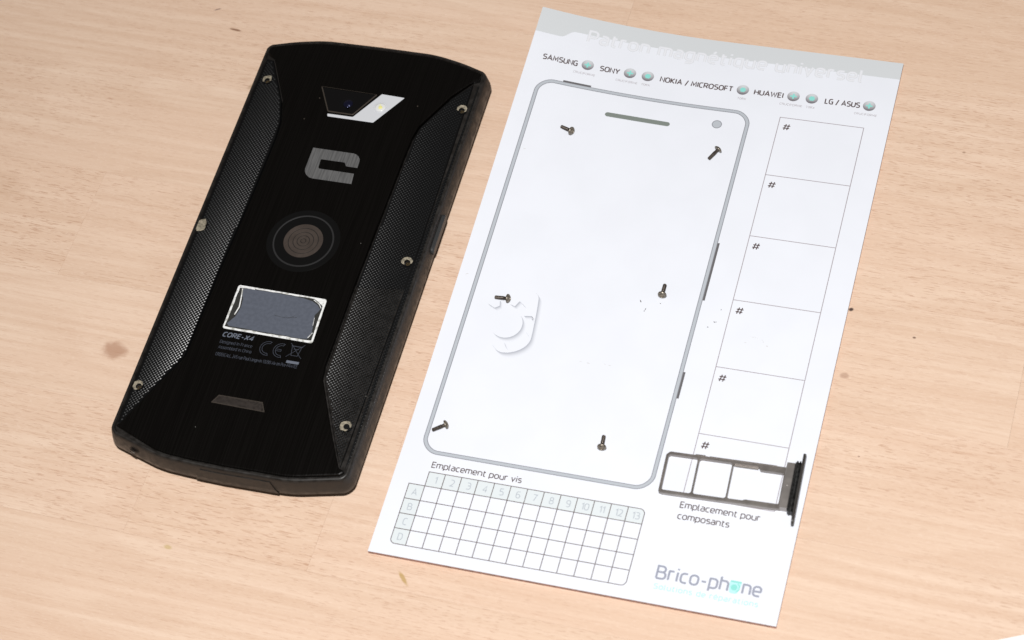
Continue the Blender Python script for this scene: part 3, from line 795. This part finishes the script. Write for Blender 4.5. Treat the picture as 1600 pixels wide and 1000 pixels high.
for pts, w in [([(-61.9, 74.6), (-61.3, 71.5), (-60.75, 68), (-61.3, 65)], .36), ([(-62.9, 74.9), (-60.5, 75.1), (-58, 75.0)], .3), ([(-38.6, 74.6), (-36.4, 73.3), (-35.4, 72.0)], .22), ([(-36.2, 61.0), (-35.3, 63.0)], .22), ([(-36.0, 65.5), (-36.4, 68.4)], .12)]:
    mb = MB(); ribbon(mb, pts, w, lambda x, y: 11.15, step=1); mb.build('foil_sliver', M['foil'], lb, PO)
mb = MB(); ribbon(mb, [(-49, 67.0), (-45.5, 66.7), (-41.8, 67.5)], .1, lambda x, y: 11.137); ribbon(mb, [(-44.5, 66.6), (-42.6, 68)], .08, lambda x, y: 11.14); mb.build('scratch', M['crease'], lb, PO)

# printing on the back
M['p_grey'] = plain('print_grey', lin(98, 104, 116), 0.5)
M['p_dim'] = plain('print_dim', lin(56, 60, 70), 0.5)
zt = lambda x, y: 11.012
mb = MB(); text(mb, 'CORE-X4', -62.5, 57.0, 1.45, 9.7, .33, zt, shear=.22, gap=.26); mb.build('model_name', M['p_grey'], cover, PO)
mb = MB()
text(mb, 'Designed in France', -62.5, 54.55, 1.0, 10.3, .13, zt, gap=.22); text(mb, 'Assembled in China', -62.4, 52.6, 1.0, 10.6, .13, zt, gap=.22)
text(mb, 'CROSSCALL, 245 rue Paul Langevin 13290 Aix en Pce-FRANCE', -62.4, 50.05, 1.05, 26.2, .13, zt, gap=.2)
mb.build('small_print', M['p_dim'], cover, PO)
mb = MB()
def arcp(cx, cy, r, a0, a1, n=14): return [(cx + r * math.cos(math.radians(a0 + (a1 - a0) * i / n)), cy + r * math.sin(math.radians(a0 + (a1 - a0) * i / n))) for i in range(n + 1)]
for cx in (-47.2, -42.9):
    path = arcp(cx, 55.25, 2.45, 75, 285) + arcp(cx, 55.25, 1.75, 280, 80)
    ribbon(mb, path, .16, zt, True)
ribbon(mb, [(-44.5, 55.55), (-42.9, 55.55), (-42.9, 54.95), (-44.5, 54.95)], .15, lambda x, y: 11.016, False)
mb.build('conformity_mark', M['p_dim'], cover, PO)
mb = MB()
ribbon(mb, [(-39.9, 57.3), (-39.4, 54.2), (-37.4, 54.2), (-36.9, 57.3)], .16, zt, False); ribbon(mb, [(-40.2, 57.5), (-36.6, 57.5)], .26, lambda x, y: 11.015)
ribbon(mb, [(-40.6, 58.4), (-36.0, 53.5)], .14, lambda x, y: 11.018); ribbon(mb, [(-36.1, 58.4), (-40.8, 53.5)], .14, lambda x, y: 11.02); ribbon(mb, [(-39.2, 56.5), (-37.6, 56.5)], .16, zt)
mb.build('bin_symbol', M['p_dim'], cover, PO)
mb = MB(); fill(mb, [(-40.1, 51.4), (-36.1, 51.4), (-36.1, 52.3), (-40.1, 52.3)], zt); mb.build('bin_bar', M['p_grey'], cover, PO)

# loudspeaker slot
M['mesh'] = plain('speaker_gauze', (0.017, 0.012, 0.0095, 1), 0.6, noise=.5, nscale=2500)
sp = [(-58.2, 33.9), (-40.9, 33.6), (-42.6, 36.9), (-56.6, 36.9)]
s1 = plate('speaker_slot', sp, 10.7, 11.0, M['trim'], phone, .04); plate('speaker_gauze', inset(ccw(sp), .28), 10.9, 11.02, M['mesh'], s1, .02)
# dust specks
M['speck'] = plain('dust', (0.14, 0.135, 0.125, 1), .8)
for x, y in [(-30.6, 97.5), (-12.9, 45.2), (-60, 25)]:
    z = zc(x, y) if abs(x - CX) < 20 else zg(x, y) + .1
    lathe([(.16, z - .05), (.12, z + .03)], 6, (x, y)).build('dust_speck', M['speck'], cover if abs(x - CX) < 20 else gr, PO)

# sides: buttons, strap hole, port flap and seams
M['button'] = plain('grey_button', (0.032, 0.033, 0.034, 1), 0.42)
mb = MB()
b = rounded([(100.8, 4.6), (115.4, 4.6), (115.4, 7.6), (100.8, 7.6)], 1.2, True)
xr = CX + HW
mb.loft([[(xr - 1.0, y, z) for y, z in b], [(xr + .35, y, z) for y, z in b], [(xr + .6, y, z) for y, z in inset(ccw(b), .35)]])
mb.build('side_button', M['button'], phone, PO)
mb = MB(); b = rounded([(108.5, 4.8), (128.5, 4.8), (128.5, 7.8), (108.5, 7.8)], 1.2, True); xl = CX - HW
mb.loft([[(xl + 1.5, y, z) for y, z in b], [(xl + .12, y, z) for y, z in b], [(xl - .1, y, z) for y, z in inset(ccw(b), .35)]]); mb.build('side_key', M['button'], phone, PO)
mb = MB(); b = rounded([(33, 3.9), (52, 3.9), (52, 8.2), (33, 8.2)], 1.0, True)
mb.loft([[(xr - 1.2, y, z) for y, z in b], [(xr - .05 - .16 * max(0, z - 5.2), y, z) for y, z in b]]); mb.build('sim_door', M['case'], phone, PO)
# flap over the charging port at the bottom edge, with slanted ends
def ybot_at(x):
    best = min((p for p in OUT), key=lambda p: 1e9 if p[1] > 40 else abs(p[0] - x)); lo = [p for p in OUT if p[1] < 40]; lo.sort()
    for a, b2 in zip(lo[:-1], lo[1:]):
        if a[0] <= x <= b2[0]: return a[1] + (b2[1] - a[1]) * (x - a[0]) / ((b2[0] - a[0]) or 1)
    return best[1]
mb = MB(); N = 14; rows = []
for z in (3.4, 5.2, 8.4):
    sh = (8.4 - z) / 5.0 * 2.1
    r = []
    for i in range(N + 1):
        x = -54.9 - sh + (22.0 + 2 * sh) * i / N
        r.append((x, ybot_at(x) - .28 + .19 * max(0, z - 5.2), z))
    rows.append(r)
back = [[(x, y + 1.4, z) for x, y, z in r] for r in rows]
for k in range(2):
    for i in range(N): mb.add([rows[k][i], rows[k][i + 1], rows[k + 1][i + 1], rows[k + 1][i]], [(0, 1, 2, 3)])
for k, (f, s) in enumerate(((rows[0], back[0]), (rows[2], back[2]))):
    for i in range(N): mb.add([f[i], f[i + 1], s[i + 1], s[i]], [(0, 1, 2, 3)])
for e in (0, N):
    for k in range(2): mb.add([rows[k][e], rows[k + 1][e], back[k + 1][e], back[k][e]], [(0, 1, 2, 3)])
mb.build('port_flap', M['case'], phone, PO, True, 40)
mb = lathe([(1.5, 0), (1.45, .1), (1.0, .12), (.9, -.3), (.4, -.3)], 18)
so = MB(); a = math.radians(-1.0)
so.v = [(-78.0 + x * 1.0, 15.35 - z - .02 + (x * -.42), 6.3 + y * .8) for x, y, z in mb.v]; so.f = mb.f
so.build('strap_hole', M['case'], phone, PO, False)

# ------------------------------------------------------------------ six small screws
M['steel'] = plain('dark_plated_steel', (0.085, 0.07, 0.06, 1), 0.38, metal=.6, noise=.35, nscale=1500)
M['steel_hd'] = plain('worn_plated_steel', (0.20, 0.175, 0.145, 1), 0.36, metal=.6, noise=.4, nscale=1800)
M['socket'] = plain('socket_dark', (0.24, 0.20, 0.15, 1), 0.45, metal=.4)
HR, SR, LEN = 1.36, 0.60, 5.05
def make_screw():
    t = thing('screw', '', 'screw', (0, 0, 0), group='screws laid out on the mat')
    # axis along +x, head face at x = LEN, tip at x = 0
    def lx(profile, n, name, mat, parent, sm=True):
        mb = MB(); mb.loft([[(x, r * math.cos(2 * math.pi * i / n), r * math.sin(2 * math.pi * i / n)) for i in range(n)] for r, x in profile]); return mb.build(name, mat, parent, (0, 0, 0), sm, 40)
    p = [(.42, 0), (.52, .08)]
    x = .12
    while x < 3.0:
        p += [(SR * .84, x), (SR, x + .14), (SR * .84, x + .28)]; x += .3
    p += [(SR * .8, 3.1), (SR * .8, 4.25)]
    lx(p, 16, 'shank', M['steel'], t)
    h = lx([(.5, 4.1), (1.05, 4.12), (HR - .04, 4.22), (HR, 4.38), (HR - .08, 4.62), (HR - .38, 4.86), (.72, LEN - .06), (.70, LEN - .08), (.62, 4.75)], 28, 'head', M['steel_hd'], t)
    n = 24; prof = []
    mb = MB(); st = [((.56 + .08 * math.cos(6 * a)) * math.cos(a), (.56 + .08 * math.cos(6 * a)) * math.sin(a)) for a in [2 * math.pi * i / n for i in range(n)]]
    mb.loft([[(4.77, y, z) for y, z in st], [(4.79, y * .9, z * .9) for y, z in st]], False, True)
    mb.build('socket', M['socket'], h)
    return t
def place_screw(t, tip, head, label):
    t['label'] = label
    (tx, ty), (hx, hy) = tip, head
    mx, my = (tx + hx) / 2, (ty + hy) / 2
    base = T + curl(mx, my) + .03
    tilt = math.asin((HR - .5) / 4.3)
    ang = math.atan2(hy - ty, hx - tx)
    t.rotation_mode = 'XYZ'
    t.rotation_euler = (random.uniform(0, 6), -tilt, ang)
    t.location = Vector((tx, ty, base + .44)) * MM
def copy_tree(o, parent=None):
    c = o.copy(); col.objects.link(c); c.parent = parent
    for ch in o.children: copy_tree(ch, c)
    return c
SCREWS = [((17.3, 157.4), (22.1, 155.2), 'small dark screw lying below the left end of the printed earpiece slot'),
          ((66.0, 153.9), (68.6, 158.0), 'small dark screw below the printed camera dot, head up and to the right'),
          ((13.4, 90.8), (18.7, 90.5), 'small dark screw lying across the faint printed telephone'),
          ((63.3, 105.0), (63.5, 99.4), 'small screw standing head down near the right middle of the phone outline'),
          ((7.3, 42.1), (11.7, 44.7), 'small screw whose tip touches the left line of the outline, lowest on the left'),
          ((57.8, 49.8), (58.4, 44.2), 'small screw lying nearest the bottom line of the phone outline, left of the metal tray')]
SCREWS[3] = (SCREWS[3][0], SCREWS[3][1], 'small screw pointing up beside the longest key mark on the outline')
sc0 = make_screw()
random.seed(2)
for i, (a, b, l) in enumerate(SCREWS):
    place_screw(sc0 if i == 0 else copy_tree(sc0), a, b, l)

# ------------------------------------------------------------------ the SIM tray
M['tray'] = plain('tray_steel', (0.27, 0.245, 0.23, 1), 0.40, metal=.65, noise=.10, nscale=300)
M['tray_hi'] = plain('tray_steel_block', (0.33, 0.305, 0.29, 1), 0.34, metal=.6, noise=.1, nscale=300)
M['seal'] = plain('black_seal', (0.013, 0.013, 0.013, 1), 0.5, noise=.4, nscale=900)
M['cap'] = plain('cap_black', (0.035, 0.032, 0.03, 1), 0.4)
SO = (97.0, 42.0, T)
tray = thing('sim_tray', 'long steel SIM card tray with black sealed end cap lying across the lowest printed box', 'sim tray', SO, (0, 0, math.radians(1.9)))
def sb(mb, x0, x1, y0, y1, z0, z1, b=.12):
    p = rounded([(x0, y0), (x1, y0), (x1, y1), (x0, y1)], min(.25, (x1 - x0) * .3, (y1 - y0) * .3), True, 3)
    mb.loft([ring(p, 0, z0), ring(p, 0, z1 - b), ring(p, b, z1)])
Z0, Z1 = .03, 1.3
mb = MB()
outer = rounded([(-19.6, -7.05, .5), (15.6, -7.05, .2), (15.6, 6.55, .2), (-18.6, 6.55, .3), (-19.6, 5.5, .4)], 0, True)
holes = [rounded([(-18.85, -6.15), (-10.3, -6.15), (-10.3, 5.65), (-18.85, 5.65)], .7, True), rounded([(-9.8, -6.1), (-.3, -6.1), (-.3, 5.65), (-9.8, 5.65)], .7, True),
         rounded([(.15, -6.0, .6), (4.6, -6.0, .2), (5.2, -5.6, .2), (14.8, -5.6, .4), (14.8, 4.5, .3), (8.0, 4.5, .2), (7.3, 5.6, .2), (.15, 5.6, .4)], 0, True)]
fill(mb, outer, lambda x, y: Z1, holes)
for p in [ccw(outer)] + [ccw(h)[::-1] for h in holes]: mb.loft([[(x, y, Z0) for x, y in p], [(x, y, Z1) for x, y in p]], False, False)
body = mb.build('frame', M['tray'], tray)
mb = MB(); sb(mb, -18.7, 14.4, -7.2, -6.6, .05, 1.42); mb.build('lower_rail', M['tray_hi'], tray)
mb = MB(); sb(mb, -11.2, -8.3, 6.4, 6.75, .3, 1.5, .05); sb(mb, -7.0, 12.5, 6.4, 6.62, .3, 1.52, .05); mb.build('upper_rail_tabs', M['tray'], tray)
mb = MB(); sb(mb, .25, 7.3, 5.0, 5.65, .1, .5, .03); mb.build('card_ledge', M['tray_hi'], tray)
mb = MB(); sb(mb, 15.2, 17.6, -7.0, 7.75, .03, 2.5, .2); mb.build('end_block', M['tray_hi'], tray)
mb = MB(); sb(mb, 17.55, 19.4, -7.9, 8.1, .03, 2.7, .35)
sb(mb, 17.9, 18.4, -8.15, 8.35, .1, 2.9, .2); sb(mb, 18.75, 19.2, -8.15, 8.35, .1, 2.9, .2)
mb.build('seal', M['seal'], tray)
mb = MB(); p = rounded([(-11.7, .02), (11.3, .02), (11.3, 3.1), (-11.7, 3.1)], 1.1, True, 5)
mb.loft([[(19.4, y, z) for y, z in p], [(19.95, y, z) for y, z in p], [(20.15, y, z) for y, z in inset(ccw(p), .2)]]); mb.build('end_cap', M['cap'], tray)
lathe([(.22, 2.45), (.2, 2.56), (.1, 2.6)], 10, (16.5, .2)).build('rivet', M['tray_hi'], tray)

# ------------------------------------------------------------------ edge of a white sheet at the lower right
M['paper'] = plain('white_paper', (0.86, 0.87, 0.88, 1), 0.6)
WO = (200, 10, 0)
ps = thing('paper_sheet', 'white sheet of paper just poking into the lower right corner', 'paper', WO)
d = Vector((6.4, 2.8, 0)).normalized(); nrm = Vector((d.y, -d.x, 0)); A = Vector((178.0, 8.75, 0))
mb = MB(); pts = []
for t in [i * 4 for i in range(-10, 26)]:
    q = A + d * t + nrm * (0.0012 * (t - 6) ** 2); pts.append((q.x, q.y))
for t in (100, -40):
    q = A + d * t + nrm * 90; pts.append((q.x, q.y))
pts = ccw(pts)
mb.loft([ring(pts, 0, .03), ring(pts, 0, .25)]); mb.build('sheet', M['paper'], ps, WO)
